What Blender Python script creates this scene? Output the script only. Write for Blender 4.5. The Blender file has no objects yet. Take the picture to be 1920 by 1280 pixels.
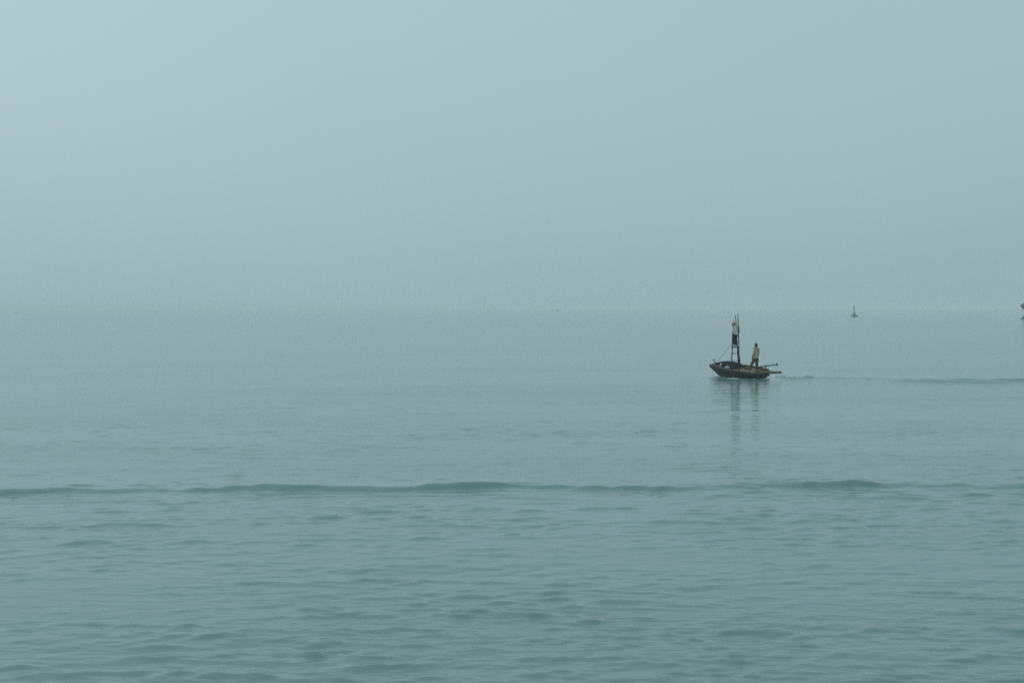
import bpy, bmesh, math, random
import numpy as np
from mathutils import Vector, Matrix, Euler

random.seed(7)
rng = np.random.default_rng(11)
SC = bpy.context.scene
COL = SC.collection

# ------------------------------------------------------------------ camera
CAM_H, FPX, HORIZON = 4.09, 2667.0, 576.0          # eye height, focal length and horizon line for a 1920 x 1280 frame
cam_d = bpy.data.cameras.new('camera')
cam = bpy.data.objects.new('camera', cam_d)
COL.objects.link(cam)
cam_d.sensor_width = 36.0
cam_d.lens = 36.0 * FPX / 1920.0
cam_d.clip_start, cam_d.clip_end = 0.1, 30000.0
PITCH = math.atan((640.0 - HORIZON) / FPX)
cam.location = (0, 0, CAM_H)
cam.rotation_euler = (math.radians(90) - PITCH, 0, 0)
SC.camera = cam

# ------------------------------------------------------------------ world, sun, exposure
SUN_EL, SUN_AZ = math.radians(58), math.radians(-62)   # azimuth from +Y towards +X: high on the left
SUN_DIR = Vector((math.sin(SUN_AZ) * math.cos(SUN_EL), math.cos(SUN_AZ) * math.cos(SUN_EL), math.sin(SUN_EL)))
world = bpy.data.worlds.new('World')
SC.world = world
world.use_nodes = True
nt = world.node_tree
nt.nodes.clear()
w_out = nt.nodes.new('ShaderNodeOutputWorld')
sky = nt.nodes.new('ShaderNodeTexSky')
sky.sky_type = 'NISHITA'
sky.sun_disc = False
sky.sun_elevation = SUN_EL
sky.sun_rotation = SUN_AZ
sky.dust_density = 6.0
bg_sky = nt.nodes.new('ShaderNodeBackground')
bg_sky.inputs['Strength'].default_value = 0.05
hsv = nt.nodes.new('ShaderNodeHueSaturation')
hsv.inputs['Saturation'].default_value = 0.35
hsv.inputs['Value'].default_value = 0.56
nt.links.new(sky.outputs[0], hsv.inputs['Color'])
nt.links.new(hsv.outputs[0], bg_sky.inputs['Color'])
# thick even haze over the whole sky, a little brighter towards the veiled sun
geo = nt.nodes.new('ShaderNodeNewGeometry')
dot = nt.nodes.new('ShaderNodeVectorMath'); dot.operation = 'DOT_PRODUCT'
dot.inputs[1].default_value = (-1.0, 0.0, 0.0)
nt.links.new(geo.outputs['Incoming'], dot.inputs[0])
mul = nt.nodes.new('ShaderNodeMath'); mul.operation = 'MULTIPLY_ADD'
SKY_BASE, SKY_TILT = 0.80, 0.09
mul.inputs[1].default_value = -SKY_TILT            # Incoming points back at the viewer
mul.inputs[2].default_value = SKY_BASE
nt.links.new(dot.outputs['Value'], mul.inputs[0])
bg_haze = nt.nodes.new('ShaderNodeBackground')
bg_haze.inputs['Color'].default_value = (0.375, 0.545, 0.592, 1)
un = nt.nodes.new('ShaderNodeTexNoise')          # haze is never quite even
un.inputs['Scale'].default_value = 4.0
un.inputs['Detail'].default_value = 3.0
nt.links.new(geo.outputs['Incoming'], un.inputs['Vector'])
uneven = nt.nodes.new('ShaderNodeMapRange')
uneven.inputs['To Min'].default_value = 0.965
uneven.inputs['To Max'].default_value = 1.035
nt.links.new(un.outputs['Fac'], uneven.inputs['Value'])
mul2 = nt.nodes.new('ShaderNodeMath'); mul2.operation = 'MULTIPLY'
nt.links.new(mul.outputs[0], mul2.inputs[0])
nt.links.new(uneven.outputs[0], mul2.inputs[1])
nt.links.new(mul2.outputs[0], bg_haze.inputs['Strength'])
add = nt.nodes.new('ShaderNodeAddShader')
nt.links.new(bg_sky.outputs[0], add.inputs[0])
nt.links.new(bg_haze.outputs[0], add.inputs[1])
nt.links.new(add.outputs[0], w_out.inputs['Surface'])

sun_d = bpy.data.lights.new('sun', 'SUN')
sun_d.energy = 0.9
sun_d.angle = math.radians(20)
sun_d.color = (1.0, 0.96, 0.90)
sun = bpy.data.objects.new('sun', sun_d)
COL.objects.link(sun)
sun.rotation_euler = (-SUN_DIR).to_track_quat('-Z', 'Y').to_euler()

vs = SC.view_settings
vs.view_transform = 'Standard'
vs.look = 'None'
vs.exposure = 0.0
vs.gamma = 1.0
vs.use_curve_mapping = False
SC.cycles.use_denoising = False          # the little noise left reads as the photograph's grain; the denoiser smears the ripples
SC.cycles.sample_clamp_indirect = 4.0
SC.cycles.sample_clamp_direct = 4.0
SC.cycles.filter_width = 1.15
SC.cycles.max_bounces = 6
SC.cycles.volume_bounces = 1

# ------------------------------------------------------------------ helpers
def at(px, py, D):
    """world point seen at pixel (px, py) of the 1920 x 1280 photograph, D metres ahead of the camera"""
    cx, cy = (px - 960.0) / FPX, -(py - 640.0) / FPX
    c, s = math.cos(PITCH), math.sin(PITCH)
    fy, fz = c + cy * s, -s + cy * c
    t = D / fy
    return Vector((cx * t, D, CAM_H + fz * t))

def on_water(px, py):
    cx, cy = (px - 960.0) / FPX, -(py - 640.0) / FPX
    c, s = math.cos(PITCH), math.sin(PITCH)
    fy, fz = c + cy * s, -s + cy * c
    t = -CAM_H / fz
    return Vector((cx * t, fy * t, 0.0))

def material(name, c1, c2=None, scale=8.0, rough=0.7, bump=0.0, stretch=(1, 1, 1), detail=5.0, spec=0.5, c3=None):
    m = bpy.data.materials.new(name)
    m.use_nodes = True
    n = m.node_tree
    b = n.nodes['Principled BSDF']
    b.inputs['Roughness'].default_value = rough
    b.inputs['Specular IOR Level'].default_value = spec
    c2 = c2 or tuple(v * 0.6 for v in c1)
    tc = n.nodes.new('ShaderNodeTexCoord')
    mp = n.nodes.new('ShaderNodeMapping')
    mp.inputs['Scale'].default_value = stretch
    n.links.new(tc.outputs['Object'], mp.inputs['Vector'])
    nz = n.nodes.new('ShaderNodeTexNoise')
    nz.inputs['Scale'].default_value = scale
    nz.inputs['Detail'].default_value = detail
    nz.inputs['Roughness'].default_value = 0.65
    n.links.new(mp.outputs[0], nz.inputs['Vector'])
    cr = n.nodes.new('ShaderNodeValToRGB')
    cr.color_ramp.elements[0].position = 0.33
    cr.color_ramp.elements[1].position = 0.67
    cr.color_ramp.elements[0].color = (*c2, 1)
    cr.color_ramp.elements[1].color = (*c1, 1)
    if c3:
        e = cr.color_ramp.elements.new(0.82)
        e.color = (*c3, 1)
    n.links.new(nz.outputs['Fac'], cr.inputs['Fac'])
    n.links.new(cr.outputs['Color'], b.inputs['Base Color'])
    if bump:
        bp = n.nodes.new('ShaderNodeBump')
        bp.inputs['Strength'].default_value = 0.6
        bp.inputs['Distance'].default_value = bump
        n.links.new(nz.outputs['Fac'], bp.inputs['Height'])
        n.links.new(bp.outputs['Normal'], b.inputs['Normal'])
    return m

def tag(o, label=None, cat=None, group=None, kind=None):
    if label: o['label'] = label
    if cat: o['category'] = cat
    if group: o['group'] = group
    if kind: o['kind'] = kind
    return o

def obj(name, mesh, mat=None, parent=None, smooth=True):
    o = bpy.data.objects.new(name, mesh)
    COL.objects.link(o)
    if mat: mesh.materials.append(mat)
    if smooth:
        mesh.polygons.foreach_set('use_smooth', [True] * len(mesh.polygons))
    if parent: o.parent = parent
    return o

def empty(name, loc=(0, 0, 0), rot=(0, 0, 0)):
    o = bpy.data.objects.new(name, None)
    COL.objects.link(o)
    o.location = loc
    o.rotation_euler = rot
    return o

def finish(bm, name):
    me = bpy.data.meshes.new(name)
    bmesh.ops.recalc_face_normals(bm, faces=bm.faces)
    bm.to_mesh(me)
    bm.free()
    return me

def tube_into(bm, pts, radii, seg=8, wob=0.0):
    pts = [Vector(p) for p in pts]
    if not isinstance(radii, (list, tuple)): radii = [radii] * len(pts)
    rings = []
    for i, p in enumerate(pts):
        a = pts[max(i - 1, 0)]; b = pts[min(i + 1, len(pts) - 1)]
        d = (b - a).normalized()
        ref = Vector((0, 0, 1)) if abs(d.z) < 0.9 else Vector((1, 0, 0))
        u = d.cross(ref).normalized(); v = d.cross(u).normalized()
        r = radii[i]
        ring = []
        for k in range(seg):
            t = 2 * math.pi * k / seg
            rr = r * (1 + wob * random.uniform(-1, 1))
            ring.append(bm.verts.new(p + u * math.cos(t) * rr + v * math.sin(t) * rr))
        rings.append(ring)
    for i in range(len(rings) - 1):
        for k in range(seg):
            bm.faces.new((rings[i][k], rings[i][(k + 1) % seg], rings[i + 1][(k + 1) % seg], rings[i + 1][k]))
    bm.faces.new(rings[0][::-1]); bm.faces.new(rings[-1])

def tube(name, pts, radii, mat, parent=None, seg=8, wob=0.0):
    bm = bmesh.new()
    tube_into(bm, pts, radii, seg, wob)
    return obj(name, finish(bm, name), mat, parent)

def pole_pts(a, b, n=9, wander=0.012):
    a, b = Vector(a), Vector(b)
    out = []
    for i in range(n):
        t = i / (n - 1)
        p = a.lerp(b, t)
        if 0 < i < n - 1:
            p += Vector((random.uniform(-1, 1), random.uniform(-1, 1), 0)) * wander
        out.append(p)
    return out

def beam(name, a, b, w, h, mat, parent=None, up=Vector((0, 0, 1)), taper=1.0, bevel=0.008):
    """a squared timber from a to b, slightly bevelled"""
    a, b = Vector(a), Vector(b)
    d = (b - a); L = d.length; d.normalize()
    s = d.cross(up).normalized(); u = s.cross(d).normalized()
    bm = bmesh.new()
    vs_ = []
    for t, f in ((0, 1.0), (0.5, (1 + taper) / 2), (1, taper)):
        c = a + d * L * t
        vs_.append([bm.verts.new(c + s * sx * w * f / 2 + u * sz * h * f / 2) for sx, sz in ((-1, -1), (1, -1), (1, 1), (-1, 1))])
    for i in range(2):
        for k in range(4):
            bm.faces.new((vs_[i][k], vs_[i][(k + 1) % 4], vs_[i + 1][(k + 1) % 4], vs_[i + 1][k]))
    bm.faces.new(vs_[0][::-1]); bm.faces.new(vs_[-1])
    bmesh.ops.recalc_face_normals(bm, faces=bm.faces)
    bmesh.ops.bevel(bm, geom=list(bm.edges), offset=min(bevel, w * .2, h * .2), segments=1, affect='EDGES', clamp_overlap=True)
    return obj(name, finish(bm, name), mat, parent, smooth=False)

def blob(name, loc, size, mat, parent=None, rough=0.18, sub=2, seed=0, flat_base=False):
    r = random.Random(seed)
    bm = bmesh.new()
    bmesh.ops.create_icosphere(bm, subdivisions=sub, radius=1.0)
    ph = [r.uniform(0, 6.28) for _ in range(6)]
    for v in bm.verts:
        c = v.co
        k = 1 + rough * (math.sin(3.1 * c.x + ph[0]) * math.sin(4.3 * c.y + ph[1]) + .6 * math.sin(6.7 * c.z + ph[2]) * math.sin(7.9 * c.x + ph[3])) + r.uniform(-1, 1) * rough * .25
        c *= k
        if flat_base and c.z < -0.35: c.z = -0.35 + (c.z + .35) * .1
        v.co = Vector((c.x * size[0], c.y * size[1], c.z * size[2]))
    o = obj(name, finish(bm, name), mat, parent)
    o.location = loc
    return o

# ------------------------------------------------------------------ materials
M_wood = material('weathered_wood', (0.130, 0.115, 0.084), (0.048, 0.042, 0.032), 9, 0.85, 0.004, (1, 4, 4), c3=(0.25, 0.225, 0.17))
M_strake = material('strake_wood', (0.034, 0.033, 0.026), (0.011, 0.012, 0.012), 7, 0.85, 0.004, (1, 3, 4), c3=(0.10, 0.09, 0.065))
M_deck = material('deck_wood', (0.200, 0.170, 0.120), (0.080, 0.066, 0.048), 8, 0.85, 0.004, (1, 5, 2), c3=(0.30, 0.265, 0.20))
M_tar = material('tarred_hull', (0.010, 0.013, 0.013), (0.004, 0.006, 0.007), 6, 0.55, 0.004, (1, 2, 3), c3=(0.032, 0.034, 0.027))
M_inner = material('tarred_inside', (0.020, 0.021, 0.020), (0.008, 0.010, 0.011), 7, 0.75, 0.004)
M_pole = material('dark_bamboo', (0.040, 0.030, 0.022), (0.014, 0.012, 0.011), 12, 0.7, 0.002, (1, 1, .3))
M_rope = material('rope_fibre', (0.10, 0.10, 0.085), (0.05, 0.05, 0.045), 40, 0.9)
M_coil = material('green_rope', (0.13, 0.14, 0.08), (0.06, 0.07, 0.04), 40, 0.9)
M_paler = material('pale_rope_and_stream', (0.42, 0.45, 0.42), (0.25, 0.28, 0.27), 40, 0.8)
M_skin = material('skin', (0.235, 0.125, 0.075), (0.17, 0.088, 0.052), 12, 0.6)
M_hair = material('black_hair', (0.014, 0.013, 0.014), (0.006, 0.006, 0.007), 60, 0.5, 0.002)
M_shirt_cream = material('cream_shirt', (0.54, 0.48, 0.33), (0.40, 0.355, 0.25), 6, 0.9, 0.012, detail=3)
M_shirt_white = material('white_shirt', (0.80, 0.83, 0.74), (0.64, 0.68, 0.60), 6, 0.9, 0.012, detail=3)
M_trouser_br = material('brown_trousers', (0.135, 0.085, 0.058), (0.075, 0.047, 0.034), 7, 0.9, 0.012, detail=3)
M_trouser_bk = material('black_trousers', (0.012, 0.016, 0.020), (0.006, 0.008, 0.011), 7, 0.9, 0.012, detail=3)
M_straw = material('straw', (0.56, 0.47, 0.36), (0.43, 0.35, 0.265), 26, 0.85, 0.003)
M_white = material('white_plastic', (0.78, 0.80, 0.82), (0.62, 0.65, 0.68), 14, 0.45)
M_blue = material('blue_plastic', (0.05, 0.10, 0.30), (0.03, 0.05, 0.18), 9, 0.5)
M_net = material('brown_netting', (0.20, 0.15, 0.10), (0.08, 0.06, 0.042), 30, 0.95, 0.01)
M_rock = material('dark_rock', (0.026, 0.028, 0.030), (0.009, 0.010, 0.012), 1.2, 0.9, 0.15, detail=8, c3=(0.05, 0.05, 0.05))
M_darkboat = material('far_boat_paint', (0.016, 0.022, 0.026), (0.008, 0.012, 0.015), 5, 0.8)
M_foam = material('foam', (0.86, 0.88, 0.88), (0.70, 0.74, 0.75), 30, 0.9)
M_denim = material('blue_cloth', (0.035, 0.045, 0.12), (0.02, 0.025, 0.07), 9, 0.9)

def water_material():
    m = bpy.data.materials.new('sea_water')
    m.use_nodes = True
    n = m.node_tree
    b = n.nodes['Principled BSDF']
    b.inputs['Base Color'].default_value = (0.112, 0.208, 0.202, 1)
    b.inputs['Roughness'].default_value = 0.12
    b.inputs['IOR'].default_value = 1.40
    tc = n.nodes.new('ShaderNodeTexCoord')
    def layer(scale, st, rot, det):
        mp = n.nodes.new('ShaderNodeMapping')
        mp.inputs['Scale'].default_value = st
        mp.inputs['Rotation'].default_value = (0, 0, math.radians(rot))
        n.links.new(tc.outputs['Object'], mp.inputs['Vector'])
        z = n.nodes.new('ShaderNodeTexNoise')
        z.inputs['Scale'].default_value = scale
        z.inputs['Detail'].default_value = det
        n.links.new(mp.outputs[0], z.inputs['Vector'])
        return z
    a = layer(2.0, (0.35, 1.5, 1), 6, 3)
    c = layer(6.0, (0.45, 1.3, 1), -7, 5)
    b1 = n.nodes.new('ShaderNodeBump'); b1.inputs['Strength'].default_value = 1.0; b1.inputs['Distance'].default_value = 0.014
    b2 = n.nodes.new('ShaderNodeBump'); b2.inputs['Strength'].default_value = 1.0; b2.inputs['Distance'].default_value = 0.014
    sl = layer(0.10, (0.30, 1.0, 1), 4, 3)                    # slicks and breeze bands
    mr = n.nodes.new('ShaderNodeMapRange')
    mr.inputs['From Min'].default_value = 0.38; mr.inputs['From Max'].default_value = 0.62
    mr.inputs['To Min'].default_value = 0.25; mr.inputs['To Max'].default_value = 1.0
    n.links.new(sl.outputs['Fac'], mr.inputs['Value'])
    sx = n.nodes.new('ShaderNodeSeparateXYZ')                 # the open water farther out lies calmer
    n.links.new(tc.outputs['Object'], sx.inputs[0])
    far = n.nodes.new('ShaderNodeMapRange')
    far.inputs['From Min'].default_value = 110; far.inputs['From Max'].default_value = 700
    far.inputs['To Min'].default_value = 1.0; far.inputs['To Max'].default_value = 0.3
    n.links.new(sx.outputs['Y'], far.inputs['Value'])
    st = n.nodes.new('ShaderNodeMath'); st.operation = 'MULTIPLY'
    n.links.new(mr.outputs[0], st.inputs[0]); n.links.new(far.outputs[0], st.inputs[1])
    n.links.new(st.outputs[0], b1.inputs['Strength'])
    n.links.new(st.outputs[0], b2.inputs['Strength'])
    n.links.new(a.outputs['Fac'], b1.inputs['Height'])
    n.links.new(c.outputs['Fac'], b2.inputs['Height'])
    n.links.new(b1.outputs['Normal'], b2.inputs['Normal'])
    n.links.new(b2.outputs['Normal'], b.inputs['Normal'])
    return m
M_water = water_material()

# ------------------------------------------------------------------ water
def vnoise(x, y, seed):
    """smooth value noise in -1..1 on arrays"""
    r = np.random.default_rng(seed)
    tab = r.uniform(-1, 1, (256, 256))
    xi, yi = np.floor(x).astype(int), np.floor(y).astype(int)
    fx, fy = x - xi, y - yi
    fx = fx * fx * (3 - 2 * fx); fy = fy * fy * (3 - 2 * fy)
    g = lambda i, j: tab[i % 256, j % 256]
    return (g(xi, yi) * (1 - fx) + g(xi + 1, yi) * fx) * (1 - fy) + (g(xi, yi + 1) * (1 - fx) + g(xi + 1, yi + 1) * fx) * fy

WAVES = []
for i in range(150):
    lam = 0.15 * (6.0 / 0.15) ** (rng.uniform(0, 1) ** 1.15)
    th = rng.normal(0, math.radians(26 if lam < 1.0 else 14))
    slope = 0.0140 * (1.0 if lam < 0.55 else (0.55 / lam) ** 1.2)
    k = 2 * math.pi / lam
    WAVES.append((k * math.sin(th), k * math.cos(th), slope / k, rng.uniform(0, 6.283), lam))

def px_of(x, y):
    return 960.0 + FPX * x / np.maximum(y, 1.0)

def sstep(t):
    t = np.clip(t, 0, 1)
    return t * t * (3 - 2 * t)

WK_PX = [(1440, 707.0), (1500, 708.5), (1600, 710.3), (1750, 712.2), (1920, 714.5), (2300, 718)]
WK = [on_water(*p) for p in WK_PX]
WK_X = np.array([p.x for p in WK]); WK_Y = np.array([p.y for p in WK])
def height(x, y, sp):
    """sea height at (x, y); sp = local mesh spacing, waves too short for it are left to the bump"""
    z = np.zeros_like(x)
    # gusts: the ripples come in patches
    patch = 1.0 + 0.50 * vnoise(x * 0.13 + 31, y * 0.22 + 7, 1) + 0.65 * vnoise(x * 0.45 + 3, y * 0.9 + 11, 2)
    patch = np.clip(patch, 0.2, 2.3)
    calm = 1.0 - 0.35 * sstep((y - 34) / 30.0)
    zs = np.zeros_like(x)
    sp = np.maximum(sp, 0.0025 * y)
    for kx, ky, a, ph, lam in WAVES:
        fade = np.clip((lam / sp - 2.2) / 2.0, 0, 1)
        w = a * fade * np.sin(kx * x + ky * y + ph)
        if lam < 1.3: zs += w
        else: z += w
    # peaked crests with flat water between them
    sg = math.sqrt(sum(a * a / 2 for kx, ky, a, ph, lam in WAVES if lam < 1.3))
    zs = sg * (np.exp(0.26 * np.clip(zs / sg, -3, 3)) - 1.03) / 0.26
    z = z + zs
    z *= patch * calm
    # the low swell rolling in: a long crest with a steeper near face
    line = 32.0 + 0.030 * x - 0.0075 * (x + 1) ** 2 * (x < -1) * 0.35 + 0.35 * vnoise(x * 0.33 + 5, x * 0 + 3, 4) + 0.12 * vnoise(x * 1.1, x * 0 + 9, 5)
    u = x                                                    # metres across at the crest
    amp = (0.100 * np.exp(-((u + 0.9) / 2.9) ** 2) + 0.100 * np.exp(-((u - 7.9) / np.where(u < 7.9, 1.6, 0.55)) ** 2) + 0.065 * np.exp(-((u + 10.5) / 2.6) ** 2)
           + 0.08 * np.exp(-((u - 12.2) / 1.3) ** 2) + 0.05 * np.exp(-((u + 5.5) / 2.0) ** 2) + 0.055 + 0.035 * np.exp(-((u - 4.2) / 1.8) ** 2))
    amp *= 0.88 + 0.32 * vnoise(x * 0.9 + 2, x * 0 + 1, 6) + 0.16 * vnoise(x * 2.7 + 2, x * 0 + 4, 8)
    d = y - line
    front = sstep((d + 0.42) / 0.42) * (d <= 0)
    back = np.exp(-(np.maximum(d, 0) / 1.5) ** 2) * (d > 0)
    z += amp * (front + back) 
    d2 = d + 1.55 + 0.3 * vnoise(x * 0.3 + 8, x * 0, 12)
    z += 0.022 * np.exp(-(d2 / 0.30) ** 2) * np.clip(1 + 1.2 * vnoise(x * 0.4, x * 0 + 2, 13), 0, 2)
    # a fainter ripple line farther out
    l2 = 55.0 + 0.02 * x + 0.6 * vnoise(x * 0.2, x * 0 + 6, 14)
    z += 0.030 * np.exp(-((y - l2) / 0.55) ** 2) * np.clip(0.7 + 1.1 * vnoise(x * 0.25 + 4, x * 0 + 8, 15), 0, 1.6)
    # wake trailing off to the right of the near boat
    yp = np.interp(x, WK_X, WK_Y)
    s = x - WK_X[0]
    on = sstep((s + 0.4) / 1.2)
    env = on * (0.07 * np.exp(-np.maximum(s, 0) / 4.0) + 0.13)
    mod = np.clip(0.85 + 0.6 * vnoise(x * 0.42 + 9, x * 0 + 3, 21) + 0.3 * vnoise(x * 1.7, x * 0 + 3, 27), 0.5, 1.6)
    dd = y - yp
    z += env * mod * np.exp(-(dd / 0.42) ** 2)
    z += 0.75 * env * np.clip(0.3 + vnoise(x * 0.5 + 1, x * 0 + 5, 22), 0, 1.3) * np.exp(-((dd + 1.5 + 0.12 * np.maximum(s, 0)) / 0.40) ** 2)
    z += 0.06 * on * np.exp(-np.maximum(s, 0) / 5.0) * vnoise(x * 4.0, y * 2.2, 23) * np.exp(-(dd / 1.2) ** 2)
    # bow wave and the water pushed along the hull
    bx, by = BOAT_ORIGIN.x, BOAT_ORIGIN.y
    r1 = np.hypot((x - (bx - 0.9)) / 1.3, (y - (by - 0.35)) / 0.55)
    z += 0.06 * np.exp(-(r1 - 1) ** 2 / 0.08) * (0.6 + 0.6 * vnoise(x * 3.1, y * 2.3, 24))
    chop = np.exp(-((x - bx - 0.2) / 2.4) ** 2 - ((y - by + 1.2) / 1.5) ** 2)
    z += chop * (0.032 * vnoise(x * 2.6 + 5, y * 2.2, 31) + 0.020 * vnoise(x * 5.0, y * 3.6 + 2, 32))
    r2 = np.hypot((x - (bx + 0.5)) / 2.3, (y - (by - 0.9)) / 1.0)
    z += 0.03 * np.exp(-(r2 - 1) ** 2 / 0.06) * (0.5 + 0.8 * vnoise(x * 2.1 + 3, y * 2.1, 25))
    return z

BOAT_ORIGIN = on_water(1395, 708)

def build_water():
    rows = [-60, -30, -12, -4, 0, 3, 5, 6.5, 7.5, 8.3, 9]
    y = 9.0
    while y < 9000:
        if y < 30.5: f = 0.0030 * y
        elif y < 33.6: f = 0.05
        elif y < 72: f = 0.0034 * y
        elif y < 92: f = 0.115
        elif y < 250: f = 0.008 * y
        else: f = 0.03 * y
        y += f
        rows.append(y)
    Y = np.array(rows)
    c = np.linspace(-0.44, 0.44, 800)
    e = np.array([0.49, 0.53, 0.58, 0.65, 0.75, 0.9, 1.15, 1.6, 2.4, 4.0])
    S = np.concatenate([-e[::-1], c, e])
    Wd = np.maximum(Y, 9.0) + 1.0
    X = S[None, :] * Wd[:, None]
    YY = np.repeat(Y[:, None], len(S), 1)
    dS = np.gradient(S); dY = np.gradient(Y)
    sp = np.maximum(np.abs(dS)[None, :] * Wd[:, None], 0.75 * dY[:, None])
    Z = height(X, YY, sp)
    Z *= np.clip((1200 - YY) / 600, 0, 1)
    nr, nc = X.shape
    me = bpy.data.meshes.new('water')
    me.vertices.add(nr * nc)
    me.vertices.foreach_set('co', np.stack([X, YY, Z], -1).astype(np.float32).ravel())
    idx = np.arange(nr * nc).reshape(nr, nc)
    q = np.stack([idx[:-1, :-1], idx[:-1, 1:], idx[1:, 1:], idx[1:, :-1]], -1).reshape(-1, 4)
    me.loops.add(q.size)
    me.loops.foreach_set('vertex_index', q.astype(np.int32).ravel())
    me.polygons.add(len(q))
    me.polygons.foreach_set('loop_start', np.arange(0, q.size, 4, dtype=np.int32))
    me.update(calc_edges=True)
    me.polygons.foreach_set('use_smooth', np.ones(len(q), dtype=bool))
    me.validate()
    o = bpy.data.objects.new('water', me)
    COL.objects.link(o)
    me.materials.append(M_water)
    tag(o, kind='structure')
    return o
build_water()

def wz(x, y):
    return float(height(np.array([x]), np.array([y]), np.array([0.12]))[0])

# ------------------------------------------------------------------ near boat
HEAD, ROLL, STRETCH = math.radians(50), math.radians(8.5), 0.92
boat = empty('fishing_boat', BOAT_ORIGIN, (-ROLL, 0, math.pi - HEAD))
boat.scale = (STRETCH, 1, 1)
tag(boat, 'small dark wooden fishing boat with a tall ladder tower and raised bow', 'boat')
BM_ = Matrix.Translation(BOAT_ORIGIN) @ Euler((-ROLL, 0, math.pi - HEAD)).to_matrix().to_4x4() @ Matrix.Diagonal((STRETCH, 1, 1, 1))
BI = BM_.inverted()
def L(px, py, D):                  # a point of the picture, D metres out, in the boat's own axes
    return BI @ at(px, py, D)
def Bw(X, Y, Z):
    return BM_ @ Vector((X, Y, Z))

def lerp_tab(x, tab):
    xs, ys = zip(*tab)
    return float(np.interp(x, xs, ys))
AFT, FWD = -1.55, 2.65
HB = [(-1.55, .57), (-.9, .70), (-.05, .75), (.6, .72), (1.1, .63), (1.7, .46), (2.2, .28), (2.65, .12)]
SH = [(-1.55, .385), (-.9, .475), (-.05, .545), (.85, .61), (1.7, .675), (2.2, .69), (2.65, .67)]
KL = [(-1.55, -.01), (-1.2, -.13), (-.5, -.22), (.7, -.22), (1.3, -.13), (1.78, .02), (2.2, .25), (2.65, .53)]
def smooth_tab(x, tab):
    return (lerp_tab(x - .08, tab) + lerp_tab(x, tab) * 2 + lerp_tab(x + .08, tab)) / 4

def section(X):
    b, zs, zk = smooth_tab(X, HB), smooth_tab(X, SH), smooth_tab(X, KL)
    h = zs - zk
    return [(0, zk), (.45 * b, zk + .03 * h), (.72 * b, zk + .14 * h), (.84 * b, zk + .36 * h), (.855 * b, zk + .38 * h),
            (.93 * b, zk + .64 * h), (.945 * b, zk + .66 * h), (b, zs)]

def build_hull(name, mat, parent, scale=1.0, n=26):
    bm = bmesh.new()
    st = [AFT + (FWD - AFT) * i / (n - 1) for i in range(n)]
    def shell(off):
        rows = []
        for X in st:
            sec = section(X)
            pts = [(-y, z) for y, z in sec[:0:-1]] + [(y, z) for y, z in sec]
            row = []
            for y, z in pts:
                yy = y - math.copysign(min(off, abs(y)), y) if y else 0
                zz = z + (off if abs(y) < .9 * smooth_tab(X, HB) else 0)
                Xo = X
                if off and X == st[0]: Xo += off
                if off and X == st[-1]: Xo -= off
                row.append(bm.verts.new((Xo * scale, yy * scale, zz * scale)))
            rows.append(row)
        return rows
    o_, i_ = shell(0), shell(.035)
    m = len(o_[0])
    for r_, flip in ((o_, False), (i_, True)):
        for a in range(n - 1):
            for k in range(m - 1):
                f = (r_[a][k], r_[a][k + 1], r_[a + 1][k + 1], r_[a + 1][k])
                bm.faces.new(f[::-1] if flip else f)
        bm.faces.new(r_[0] if not flip else r_[0][::-1])
        bm.faces.new(r_[-1][::-1] if not flip else r_[-1])
    for a in range(n - 1):
        for k in (0, m - 1):
            bm.faces.new((o_[a][k], o_[a + 1][k], i_[a + 1][k], i_[a][k]))
    me = finish(bm, name)
    return obj(name, me, mat, parent, smooth=False)
build_hull('hull', M_tar, boat)

def rail(name, side, dz, w, h, mat, x0=AFT - .01, x1=FWD - .01, out=0.0, n=24, zf=1.0):
    bm = bmesh.new()
    rings = []
    for i in range(n):
        X = x0 + (x1 - x0) * i / (n - 1)
        b, zs, zk = smooth_tab(X, HB) * side, smooth_tab(X, SH), smooth_tab(X, KL)
        z = zk + (zs - zk) * zf + dz
        bb = b * (1 if zf == 1 else .955)
        jig = random.uniform(-.006, .006)
        rings.append([bm.verts.new((X, bb + side * out + sy * w / 2, z + sz * h / 2 + jig)) for sy, sz in ((-1, -1), (1, -1), (1, 1), (-1, 1))])
    for i in range(n - 1):
        for k in range(4):
            bm.faces.new((rings[i][k], rings[i][(k + 1) % 4], rings[i + 1][(k + 1) % 4], rings[i + 1][k]))
    bm.faces.new(rings[0][::-1]); bm.faces.new(rings[-1])
    return obj(name, finish(bm, name), mat, boat, smooth=False)
for side in (1, -1):
    rail('gunwale', side, .012, .085, .055, M_wood)
    rail('sheer_strake', side, -.075, .030, .115, M_strake, out=.022)
    rail('rub_rail', side, 0, .045, .04, M_tar, -1.5, 2.1, .012, zf=.62)
# raised washboard on the far bow, tarred black
bm = bmesh.new()
rings = []
for i in range(15):
    X = .75 + 1.75 * i / 14
    b, zs = smooth_tab(X, HB), smooth_tab(X, SH)
    h = .155 * math.sin(math.pi * min(1, (i + .4) / 14.6)) ** .6
    rings.append([bm.verts.new((X, -b + sy, zs + .03 + sz * h)) for sy, sz in ((-.018, 0), (.018, 0), (.018, 1), (-.018, 1))])
for i in range(14):
    for k in range(4):
        bm.faces.new((rings[i][k], rings[i][(k + 1) % 4], rings[i + 1][(k + 1) % 4], rings[i + 1][k]))
bm.faces.new(rings[0][::-1]); bm.faces.new(rings[-1])
obj('washboard', finish(bm, 'washboard'), M_inner, boat, smooth=False)
beam('transom', (AFT - .03, -.55, .22), (AFT - .03, .55, .22), .05, .30, M_tar, boat)
beam('bow_block', (FWD - .02, -.16, .68), (FWD - .02, .16, .68), .13, .11, M_wood, boat)
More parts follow.
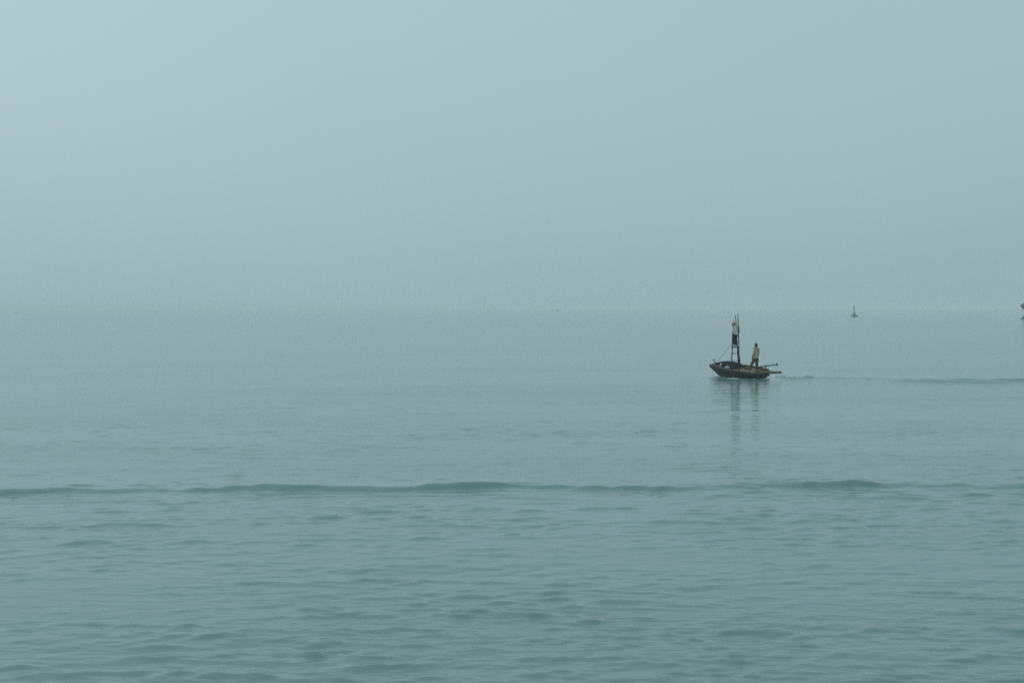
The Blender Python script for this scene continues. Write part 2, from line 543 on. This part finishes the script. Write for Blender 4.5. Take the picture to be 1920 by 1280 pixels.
for i, X in enumerate((-1.0, -.45, .1, .9, 1.2, 1.65, 2.0)):      # ribs standing proud inside the planking
    b, zs, zk = smooth_tab(X, HB), smooth_tab(X, SH), smooth_tab(X, KL)
    h = zs - zk
    for sd in (1, -1):
        tube('rib', [(X, sd * .40 * b, zk + .07), (X, sd * .66 * b, zk + .17 * h), (X, sd * .80 * b, zk + .42 * h), (X, sd * .93 * b, zs - .05)], .025, M_inner, boat, 5)
# after deck of loose planks
NP = 8
def deck_z(X):
    return .35 + (.475 - .35) * (X + 1.53) / 1.53
for i in range(NP):
    yf = -1 + (2 * i + 1) / NP
    x0 = -1.53 + random.uniform(-.05, .02); x1 = .10 + random.uniform(-.12, .16)
    b0, b1 = smooth_tab(x0, HB) - .05, smooth_tab(x1, HB) - .06
    beam('deck_plank', (x0, yf * b0, deck_z(x0) + random.uniform(-.006, .01)), (x1, yf * b1, deck_z(x1) + random.uniform(-.006, .01)), 2 * b0 / NP * .95, .03, M_deck, boat, taper=1.25)
beam('thwart', (.60, -.66, .44), (.60, .66, .44), .17, .045, M_deck, boat)
beam('thwart', (1.42, -.50, .48), (1.42, .50, .48), .17, .045, M_wood, boat)
for i in range(5):
    y = -.34 + .17 * i
    beam('floor_board', (.25, y, -.13), (1.35, y * .75, -.05), .15, .025, M_inner, boat)
beam('bow_plank', (2.20, -.26, .565), (2.20, .26, .565), .40, .035, M_inner, boat)
# long squared timber running out over the starboard quarter
# platform overhanging the stern, edged by one long squared timber that runs out past it
SA, SE = Vector((-1.36, .66, .405)), Vector((-2.52, -.60, .295))
beam('stern_beam', SA, SE, .10, .095, M_wood, boat, taper=1.15, bevel=.012)
for i in range(5):
    y = .36 - .19 * i
    t = (SA.y - y) / (SA.y - SE.y)
    e = SA.lerp(SE, t)
    beam('platform_plank', (-1.50, y, .375), (e.x + .03, y - .02, e.z + .035), .17, .028, M_deck, boat)
beam('cross_beam', (-1.25, -.70, .43), (-1.25, .72, .43), .10, .07, M_deck, boat)
tube('peg', [(-1.56, -.48, .36), (-1.57, -.48, .50)], [.022, .018], M_pole, boat, 6)
post = tube('forked_post', [(-1.34, -.43, .36), (-1.37, -.44, .48), (-1.43, -.46, .63)], [.030, .026, .024], M_pole, boat, 6)
for k in (-1, 1):
    tube('fork', [(-1.425, -.46, .62), (-1.43, -.46 + .05 * k, .67), (-1.435, -.46 + .055 * k, .73)], [.018, .015, .012], M_pole, post, 5)

# ladder tower
tower = empty('ladder_tower'); tower.parent = boat
DL = BOAT_ORIGIN.y + 0.45
RL, RR = 0.030, 0.034
tube('pole', pole_pts(L(1371.6, 708, DL), L(1374.0, 604, DL)), [RL] * 5 + [.028] * 4, M_pole, tower, 8, .08)
tube('pole', pole_pts(L(1387.0, 709, DL - .10), L(1383.3, 588.4, DL - .10)), [.040] * 4 + [.032] * 3 + [.027, .022], M_pole, tower, 8, .08)
tube('pole', pole_pts(L(1385.6, 706, DL + .15), L(1379.3, 591.3, DL + .25)), [.028] * 5 + [.024] * 4, M_pole, tower, 8, .08)
tube('brace', pole_pts(L(1384.2, 652, DL - .12), L(1390.0, 694, DL + .05)), .015, M_pole, tower, 7, .08)
for ya, yb, xa, xb, r in ((641.2, 640.4, 1370.8, 1386.2, .020), (662.4, 662.0, 1370.4, 1386.0, .020), (675.8, 675.0, 1373.0, 1388.2, .018)):
    tube('rung', [L(xa, ya, DL - .045), L((xa + xb) / 2, (ya + yb) / 2 + .3, DL - .09), L(xb, yb, DL - .145)], r, M_pole, tower, 7, .06)
beam('foot_board', L(1371.0, 651.3, DL + .04), L(1386.6, 650.5, DL - .04), .20, .035, M_pole, tower)
tube('stay_rope', [L(1371.6, 645, DL), L(1361, 658.6, DL + .45), L(1350, 672.2, DL + .8), L(1345.2, 678.5, DL + .95)], .010, M_rope, tower, 5)
tube('stay_rope', [L(1379, 655, DL + .2), L(1370, 672, DL + .05), L(1358, 690, DL - .1)], .007, M_rope, tower, 5)
tube('bow_rope', [Vector((2.57, .09, .64)), Vector((2.54, .10, .40)), Vector((2.47, .12, .15)), Vector((2.40, .14, -.10))], .008, M_paler, boat, 5)
tube('outlet_stream', [(-.02, .80, .42), (0, .84, .30), (.06, .86, .06), (.07, .88, -.15)], .009, M_paler, boat, 5)  # stands for the thin stream of engine cooling water falling down the hull side

# ------------------------------------------------------------------ things lying in the boat
def world_thing(name, label, cat, loc, rot=(0, 0, 0)):
    return tag(empty(name, loc, rot), label, cat)

# pole with crosspiece lying in the fork over the stern
pol = world_thing('steering_pole', 'dark pole with a short crosspiece resting on the forked stern post', 'pole', Bw(-1.43, -.46, .67))
pw = Vector(pol.location)
pa, pb = at(1413.5, 689.2, pw.y + .45) - pw, at(1456.8, 683.2, pw.y - .38) - pw
tube('shaft', [pa, pa.lerp(pb, .5), pb], [.030, .034, .026], M_pole, pol, 8)
pd = (pb - pa).normalized()
tube('crosspiece', [pb + Vector((-.035, -.02, .075)), pb, pb + Vector((.045, .02, -.085))], [.030, .036, .030], M_pole, pol, 7)

# hooked anchor on the bow
an = world_thing('anchor', 'dark hooked wooden anchor sticking up at the bow', 'anchor', Bw(2.30, -.02, .60))
aw = Vector(an.location)
q = lambda px, py, d=0: at(px, py, aw.y + d) - aw
tube('shank', [q(1345.5, 683.5), q(1341, 679), q(1336.8, 675.2)], [.028, .026, .022], M_pole, an, 6)
tube('hook', [q(1336.8, 675.2), q(1338.0, 673.9, .03), q(1341.4, 673.3, .1)], [.024, .022, .012], M_pole, an, 6)
tube('stock', [q(1338, 680.6, -.12), q(1340.5, 680.6), q(1345, 680.2, .16)], [.014, .020, .014], M_pole, an, 6)

def crumple(name, label, cat, loc, size, mat, seed):
    o = blob(name, loc, size, mat, None, .28, 3, seed, True)
    return tag(o, label, cat)
crumple('white_bag', 'crumpled white bag on the forward seat plank left of the ladder foot', 'bag', Bw(1.42, -.13, .535), (.12, .11, .075), M_white, 3)
crumple('net_heap', 'brown heap of fishing net on the deck in front of the standing man', 'net', Bw(-.12, -.26, .50), (.20, .16, .11), M_net, 5)
crumple('blue_cloth', 'crumpled dark blue cloth on the deck near the standing man', 'cloth', Bw(-1.10, .40, .415), (.12, .09, .04), M_blue, 8)
crumple('dark_tarpaulin', 'black tarpaulin heaped inside the bow under the far gunwale', 'tarpaulin', Bw(1.80, -.12, .40), (.30, .20, .20), M_inner, 12)

def bottle(loc, rot, h, label):
    b = world_thing('jerry_can', label, 'can', loc, rot)
    bm = bmesh.new()
    prof = [(0, 0), (.055, 0), (.066, .012), (.066, .62 * h), (.050, .74 * h), (.022, .82 * h), (.022, .90 * h), (0, .90 * h)]
    seg = 12
    rings = [[bm.verts.new((r * math.cos(6.283 * k / seg), r * math.sin(6.283 * k / seg) * .75, z)) for k in range(seg)] for r, z in prof[1:-1]]
    for i in range(len(rings) - 1):
        for k in range(seg):
            bm.faces.new((rings[i][k], rings[i][(k + 1) % seg], rings[i + 1][(k + 1) % seg], rings[i + 1][k]))
    bm.faces.new(rings[0][::-1]); bm.faces.new(rings[-1])
    obj('body', finish(bm, 'body'), M_white, b)
    tube('cap', [(0, 0, .885 * h), (0, 0, h)], .027, M_blue, b, 8)
    tube('handle', [(.03, 0, .80 * h), (.085, 0, .74 * h), (.08, 0, .52 * h), (.055, 0, .46 * h)], .011, M_white, b, 6)
    return b
bottle(Bw(2.06, -.16, .585), (.35, .15, .6), .22, 'white plastic can leaning in the dark bow of the boat')
coil_pts = [Vector((math.cos(t * .45) * (.13 - .0012 * t), math.sin(t * .45) * (.12 - .0010 * t), .012 + .0011 * t + random.uniform(0, .004))) for t in range(62)]
coil = tube('rope_coil', coil_pts, .011, M_coil, None, 5)
coil.location = Bw(-1.38, .36, .40)
tag(coil, 'greenish coil of rope lying on the stern deck behind the standing man', 'rope')
fl = blob('float', Bw(2.36, -.06, .63), (.05, .05, .045), M_white, None, .05, 2, 4)
tag(fl, 'tiny white net float lying at the bow by the anchor', 'float')

# ------------------------------------------------------------------ people
def skinned(name, verts, edges, mat, parent, sub=2):
    """verts: list of (co, rx, ry); grown with the Skin modifier"""
    me = bpy.data.meshes.new(name)
    me.from_pydata([v[0] for v in verts], edges, [])
    o = obj(name, me, mat, parent, smooth=False)
    sk = o.modifiers.new('skin', 'SKIN')
    sk.use_smooth_shade = True
    layer = me.skin_vertices[0] if me.skin_vertices else None
    if layer is None:
        bpy.context.view_layer.objects.active = o
        layer = me.skin_vertices[0]
    for i, v in enumerate(verts):
        layer.data[i].radius = (v[1], v[2])
        layer.data[i].use_root = (i == 0)
    s = o.modifiers.new('sub', 'SUBSURF')
    s.levels = s.render_levels = sub
    return o

FOLDS = bpy.data.textures.new('folds', 'CLOUDS')
FOLDS.noise_scale = 0.085
FOLDS.noise_depth = 2
def cloth(o):
    d = o.modifiers.new('folds', 'DISPLACE')
    d.texture = FOLDS
    d.strength = 0.045
    d.mid_level = 0.42
    return o

def make_person(P, J, shirt, trousers, hair=True):
    """J: joints in the person's own axes (x right, y forward, z up)"""
    V = {k: Vector(v) for k, v in J.items()}
    verts, edges, ix = [], [], {}
    def add(key, co, rx, ry=None, link=None):
        ix[key] = len(verts)
        verts.append((Vector(co), rx, ry or rx))
        if link: edges.append((ix[link], ix[key]))
    add('pelvis', V['pelvis'], .115, .085)
    add('waist', V['waist'], .105, .08, 'pelvis')
    add('chest', V['chest'], .105, .066, 'waist')
    add('neck0', V['neck'], .048, .048, 'chest')
    hd = V['head'] - V['neck']
    add('jaw', V['neck'] + hd * .45, .058, .062, 'neck0')
    add('skull', V['head'], .082, .092, 'jaw')
    add('crown', V['head'] + hd.normalized() * .085, .055, .06, 'skull')
    f = V['look'].normalized()
    rgt = f.cross(Vector((0, 0, 1))).normalized()
    add('nose', V['head'] + f * .100 + Vector((0, 0, -.025)), .013, .013, 'skull')
    for s_, nm in ((1, 'er'), (-1, 'el')):
        add(nm, V['head'] + rgt * s_ * .088 + Vector((0, 0, -.02)), .014, .02, 'skull')
    for sd in ('l', 'r'):
        add('sh' + sd, V['sh' + sd] + Vector((0, 0, -.02)), .042, .042, 'chest')
        add('el' + sd + '_', V['elb' + sd], .040, .040, 'sh' + sd)
        add('wr' + sd, V['wri' + sd], .027, .027, 'el' + sd + '_')
        hdv = (V['hand' + sd] - V['wri' + sd]).normalized()
        side = hdv.cross(Vector((0, 0, 1)))
        side = side.normalized() if side.length > .05 else Vector((1, 0, 0))
        curl = side.cross(hdv).normalized()
        add('palm' + sd, V['wri' + sd] + hdv * .055, .036, .020, 'wr' + sd)
        for k, (off, ln) in enumerate(((-.030, .072), (-.010, .082), (.010, .078), (.030, .060))):
            b0 = V['wri' + sd] + hdv * .09 + side * off
            add(f'f{sd}{k}a', b0, .010, .010, 'palm' + sd)
            add(f'f{sd}{k}b', b0 + hdv * ln * .55 - curl * ln * .25, .0085, .0085, f'f{sd}{k}a')
            add(f'f{sd}{k}c', b0 + hdv * ln * .70 - curl * ln * .70, .0075, .0075, f'f{sd}{k}b')
        tb = V['wri' + sd] + hdv * .045 + side * -.040
        add(f't{sd}a', tb, .012, .012, 'palm' + sd)
        add(f't{sd}b', tb + hdv * .035 - side * .018 - curl * .02, .010, .010, f't{sd}a')
        add('hip' + sd, V['hip' + sd], .080, .085, 'pelvis')
        add('kn' + sd, V['kne' + sd], .055, .055, 'hip' + sd)
        add('an' + sd, V['ank' + sd], .038, .038, 'kn' + sd)
        add('ft' + sd, V['toe' + sd].lerp(V['ank' + sd], .35) + Vector((0, 0, -.02)), .040, .028, 'an' + sd)
        add('to' + sd, V['toe' + sd], .036, .020, 'ft' + sd)
    skinned('body', verts, edges, M_skin, P, 1)
    # shirt
    verts2, edges2, ix2 = [], [], {}
    def add2(key, co, rx, ry, link=None):
        ix2[key] = len(verts2); verts2.append((Vector(co), rx, ry))
        if link: edges2.append((ix2[link], ix2[key]))
    hem = V['pelvis'].lerp((V['hipl'] + V['hipr']) / 2, 1.0) + Vector((0, 0, -.03))
    add2('w', V['waist'], .165, .130)
    add2('p', V['pelvis'], .180, .148, 'w')
    add2('h', hem, .188, .158, 'p')
    add2('c', V['chest'], .180, .132, 'w')
    add2('y', V['chest'].lerp(V['neck'], .55), .135, .105, 'c')
    add2('n', V['neck'] + (V['chest'] - V['neck']) * .02, .074, .074, 'y')
    for sd in ('l', 'r'):
        add2('s' + sd, V['sh' + sd], .075, .080, 'c')
        add2('e' + sd, V['elb' + sd], .058, .058, 's' + sd)
        add2('u' + sd, V['elb' + sd].lerp(V['wri' + sd], .82), .045, .045, 'e' + sd)
    cloth(skinned('shirt', verts2, edges2, shirt, P, 3))
    verts3, edges3, ix3 = [], [], {}
    def add3(key, co, rx, ry, link=None):
        ix3[key] = len(verts3); verts3.append((Vector(co), rx, ry))
        if link: edges3.append((ix3[link], ix3[key]))
    add3('p', V['pelvis'] + Vector((0, 0, -.03)), .135, .105)
    add3('w', V['pelvis'] + Vector((0, 0, .07)), .130, .100, 'p')
    for sd in ('l', 'r'):
        add3('h' + sd, V['hip' + sd] + Vector((0, 0, -.06)), .100, .105, 'p')
        add3('k' + sd, V['kne' + sd], .080, .082, 'h' + sd)
        add3('a' + sd, V['ank' + sd].lerp(V['kne' + sd], .10), .068, .070, 'k' + sd)
    cloth(skinned('trousers', verts3, edges3, trousers, P, 3))
    for s_ in (1, -1):
        e = blob('eye', V['head'] + f * .082 + rgt * s_ * .032, (.011, .011, .009), M_hair, P, 0, 1)
    blob('mouth', V['head'] + f * .088 + Vector((0, 0, -.062)), (.022, .012, .005), M_trouser_br, P, 0, 1)
    if hair:
        bm = bmesh.new()
        bmesh.ops.create_icosphere(bm, subdivisions=3, radius=1.0)
        kill = []
        for v in bm.verts:
            c = v.co.copy()
            face = c.dot(f)
            if (face > .25 and c.z < .45) or c.z < -.75: kill.append(v)
            r = .105 + random.uniform(-.004, .006)
            v.co = V['head'] + Vector((c.x * r, c.y * r * 1.02, c.z * r * 1.18 + .018))
        bmesh.ops.delete(bm, geom=kill, context='VERTS')
        ho = obj('hair', finish(bm, 'hair'), M_hair, P)
        so = ho.modifiers.new('thick', 'SOLIDIFY'); so.thickness = .015
    return V

# man standing on the after deck, feet apart, seen from behind
man = world_thing('person', 'bareheaded person in cream shirt and brown trousers standing on the boat deck', 'person', Bw(-1.17, .15, deck_z(-1.17) + .018), (0, 0, math.radians(34)))
make_person(man, dict(
    pelvis=(0, 0, .86), waist=(0, -.01, 1.02), chest=(0, -.01, 1.24), neck=(0, -.01, 1.40), head=(0, .02, 1.535), look=(-.45, 1, -.25),
    shl=(-.17, -.01, 1.335), elbl=(-.22, -.02, 1.07), wril=(-.20, .07, .87), handl=(-.185, .12, .78),
    shr=(.17, -.01, 1.335), elbr=(.215, .06, 1.09), wrir=(.12, .27, .98), handr=(.06, .36, .96),
    hipl=(-.09, .01, .80), knel=(-.22, .15, .44), ankl=(-.31, .20, .08), toel=(-.35, .36, .03),
    hipr=(.09, 0, .80), kner=(.065, .01, .44), ankr=(.02, -.07, .09), toer=(.05, .09, .035)), M_shirt_cream, M_trouser_br)

# figure up on the ladder, conical hat
lad = world_thing('person', 'person in white shirt, black trousers and conical straw hat standing high on the ladder', 'person', at(1378.7, 650.1, DL + .10), (0, 0, math.radians(14)))
lad.scale = (.84, .92, .92)
make_person(lad, dict(
    pelvis=(0, .03, .84), waist=(0, .02, 1.00), chest=(-.02, 0, 1.20), neck=(-.05, .01, 1.36), head=(-.09, .03, 1.475), look=(-.9, .6, -.1),
    shl=(-.18, 0, 1.30), elbl=(-.30, -.09, 1.03), wril=(-.22, -.13, .86), handl=(-.20, -.07, .80),
    shr=(.15, 0, 1.30), elbr=(.335, .02, 1.06), wrir=(.26, -.10, .92), handr=(.20, -.16, .92),
    hipl=(-.085, .02, .78), knel=(-.085, .03, .42), ankl=(-.085, -.02, .075), toel=(-.10, .11, .025),
    hipr=(.085, .02, .78), kner=(.07, .06, .42), ankr=(.06, 0, .075), toer=(.07, .13, .025)), M_shirt_white, M_trouser_bk)
bm = bmesh.new()
prof = [(.002, .165), (.06, .115), (.12, .058), (.18, .003), (.215, -.034), (.210, -.040), (.12, .034), (.05, .092), (.002, .130)]
seg = 24
rings = [[bm.verts.new((r * math.cos(6.2832 * k / seg), r * math.sin(6.2832 * k / seg), z + .003 * math.sin(5 * k))) for k in range(seg)] for r, z in prof]
for i in range(len(rings) - 1):
    for k in range(seg):
        bm.faces.new((rings[i][k], rings[i][(k + 1) % seg], rings[i + 1][(k + 1) % seg], rings[i + 1][k]))
bm.faces.new(rings[0][::-1]); bm.faces.new(rings[-1])
hat = obj('conical_hat', finish(bm, 'conical_hat'), M_straw, lad)
hat.location = (-.115, .02, 1.555)
hat.rotation_euler = (math.radians(4), math.radians(-10), 0)

# ------------------------------------------------------------------ far boats
def far_boat(name, label, base, length, rz, mast, n_people, cloth):
    b = tag(empty(name, base, (0, 0, rz)), label, 'boat')
    k = length / 4.2
    h = build_hull('hull', M_darkboat, b, k, 14)
    h.location.x = -.55 * k
    h.scale.z = 1.25
    t = empty('ladder_tower'); t.parent = b
    for s_ in (-1, 1):
        tube('pole', pole_pts((.05, s_ * .30, .1), (0.02, s_ * .07, mast * (1 if s_ > 0 else .93)), 7, .02), [.17] * 3 + [.15] * 4, M_darkboat, t, 6)
    for zf in (.22, .34, .46, .58, .70, .82):
        w = .30 + (.07 - .30) * zf
        tube('rung', [(.04, -w - .06, mast * zf), (.04, w + .06, mast * zf)], .045, M_darkboat, t, 5)
    tube('post', [(-1.15 * k, 0, .2), (-1.3 * k, 0, .9)], .045, M_darkboat, b, 5)
    return b

FB = on_water(1601.5, 593.6)
fb = far_boat('fishing_boat', 'small distant dark boat with a narrow ladder mast, faint in the haze', FB, 3.45, math.radians(180 - 8), 4.75, 1, None)
def far_person(label, loc, h, top, bottom, rz):
    P = tag(empty('person', loc, (0, 0, rz)), label, 'person')
    s = h / 1.62
    P.scale = (s, s, s)
    make_person(P, dict(
        pelvis=(0, 0, .86), waist=(0, 0, 1.02), chest=(0, 0, 1.24), neck=(0, 0, 1.40), head=(0, .02, 1.535), look=(0, 1, 0),
        shl=(-.17, 0, 1.335), elbl=(-.225, .02, 1.07), wril=(-.2, .15, .9), handl=(-.18, .22, .84),
        shr=(.17, 0, 1.335), elbr=(.215, .06, 1.09), wrir=(.16, .2, .95), handr=(.12, .3, .93),
        hipl=(-.09, .01, .80), knel=(-.12, .05, .44), ankl=(-.14, .02, .08), toel=(-.15, .17, .03),
        hipr=(.09, 0, .80), kner=(.11, .02, .44), ankr=(.13, -.04, .08), toer=(.14, .1, .03)), top, bottom)
    return P
far_person('person in dark blue standing beside the mast of the distant boat', FB + Vector((-.35, -.12, .16)), 1.65, M_denim, M_trouser_bk, math.radians(60))
far_person('person in dark clothes standing on the right half of the distant boat', FB + Vector((.42, .05, .16)), 1.55, M_trouser_bk, M_trouser_bk, math.radians(-40))

far_person('person in dark clothes up on the ladder mast of the distant boat', FB + Vector((-.05, -.22, 2.85)), 1.6, M_trouser_bk, M_trouser_bk, math.radians(10))
VB = on_water(1045, 582.6)
vb = far_boat('fishing_boat', 'barely visible speck of a boat on the hazy horizon', VB, 4.6, math.radians(15), 2.2, 0, None)

# ------------------------------------------------------------------ undercut rock at the right edge
def build_rock():
    base = on_water(1935, 598.0)
    bm = bmesh.new()
    prof = [(-.6, 4.6), (.0, 4.15), (.35, 3.7), (.9, 3.0), (1.5, 2.35), (2.1, 1.9), (2.7, 2.0), (3.3, 2.55), (3.9, 3.15), (4.5, 3.62), (4.9, 3.66),
            (5.3, 3.15), (5.8, 2.45), (6.4, 1.7), (6.9, .9), (7.05, .25)]
    seg = 40
    rs = np.random.default_rng(5)
    rings = []
    for z, r in prof:
        ring = []
        for k in range(seg):
            a = 6.28319 * k / seg
            n = .13 * math.sin(3 * a + z * .9) + .08 * math.sin(7 * a + 1.7 * z) + rs.uniform(-.05, .05)
            n *= .35 + .65 * min(1, abs(math.sin(a * .5)) * 1.4)
            ring.append(bm.verts.new((r * (1 + n) * math.cos(a) * 1.0, r * (1 + n) * math.sin(a) * 1.15, z + rs.uniform(-.07, .07))))
        rings.append(ring)
    for i in range(len(rings) - 1):
        for k in range(seg):
            bm.faces.new((rings[i][k], rings[i][(k + 1) % seg], rings[i + 1][(k + 1) % seg], rings[i + 1][k]))
    bm.faces.new(rings[0][::-1]); bm.faces.new(rings[-1])
    o = obj('sea_rock', finish(bm, 'sea_rock'), M_rock, None, smooth=False)
    o.location = base
    o.rotation_euler = (0, 0, math.radians(180))
    tag(o, 'dark undercut rock standing out of the sea at the right edge', 'rock')
build_rock()

# ------------------------------------------------------------------ foam along the hull and in the wake
def build_foam():
    r = random.Random(9)
    bm = bmesh.new()
    def fleck(x, y, sx, sy):
        z = wz(x, y)
        c = bm.verts.new((x, y, z + .010 + .14 * sx))
        n = 7
        ring = []
        for k in range(n):
            a = 6.2832 * k / n
            q_ = r.uniform(.55, 1.15)
            ring.append(bm.verts.new((x + math.cos(a) * sx * q_, y + math.sin(a) * sy * q_, z - .012)))
        for k in range(n):
            bm.faces.new((c, ring[k], ring[(k + 1) % n]))
    def cloud(px0, px1, py, spread, n, s0, s1):
        for _ in range(n):
            t = r.random()
            px = px0 + (px1 - px0) * t
            p = on_water(px, py(t) + r.gauss(0, spread))
            s = r.uniform(s0, s1)
            fleck(p.x, p.y, s * r.uniform(.8, 1.8), s * 1.2)
    cloud(1412, 1436, lambda t: 709.6 - 1.6 * t, .6, 90, .03, .085)
    cloud(1428, 1452, lambda t: 708.8 + .3 * t, .9, 70, .02, .075)
    cloud(1450, 1500, lambda t: 706.6 + 1.2 * t, .5, 60, .015, .05)
    cloud(1455, 1530, lambda t: 709.6 + 2.2 * t, .9, 40, .012, .032)
    cloud(1372, 1384, lambda t: 709.6 + .9 * t, .4, 26, .015, .05)
    cloud(1348, 1372, lambda t: 705.8 + 4.2 * t, .5, 22, .012, .035)
    o = obj('foam', finish(bm, 'foam'), M_foam, None)
    tag(o, 'white foam flecks churned up around the boat stern and wake', 'foam', kind='stuff')
build_foam()

# ------------------------------------------------------------------ haze
def build_haze():
    bm = bmesh.new()
    bmesh.ops.create_cube(bm, size=1.0)
    for v in bm.verts:
        v.co = Vector((v.co.x * 80000, v.co.y * 10200 + 4500, -2.0 if v.co.z < 0 else 8.0))
    m = bpy.data.materials.new('haze_air')
    m.use_nodes = True
    n = m.node_tree
    n.nodes.clear()
    out = n.nodes.new('ShaderNodeOutputMaterial')
    pv = n.nodes.new('ShaderNodeVolumePrincipled')
    pv.inputs['Color'].default_value = (0.90, 0.965, 0.98, 1)
    pv.inputs['Density'].default_value = 0.00065
    pv.inputs['Density Attribute'].default_value = ''
    pv.inputs['Anisotropy'].default_value = 0.0
    n.links.new(pv.outputs[0], out.inputs['Volume'])
    o = obj('haze', finish(bm, 'haze'), m, None, smooth=False)
    tag(o, 'pale sea haze filling the air over the water', 'haze', kind='stuff')
build_haze()
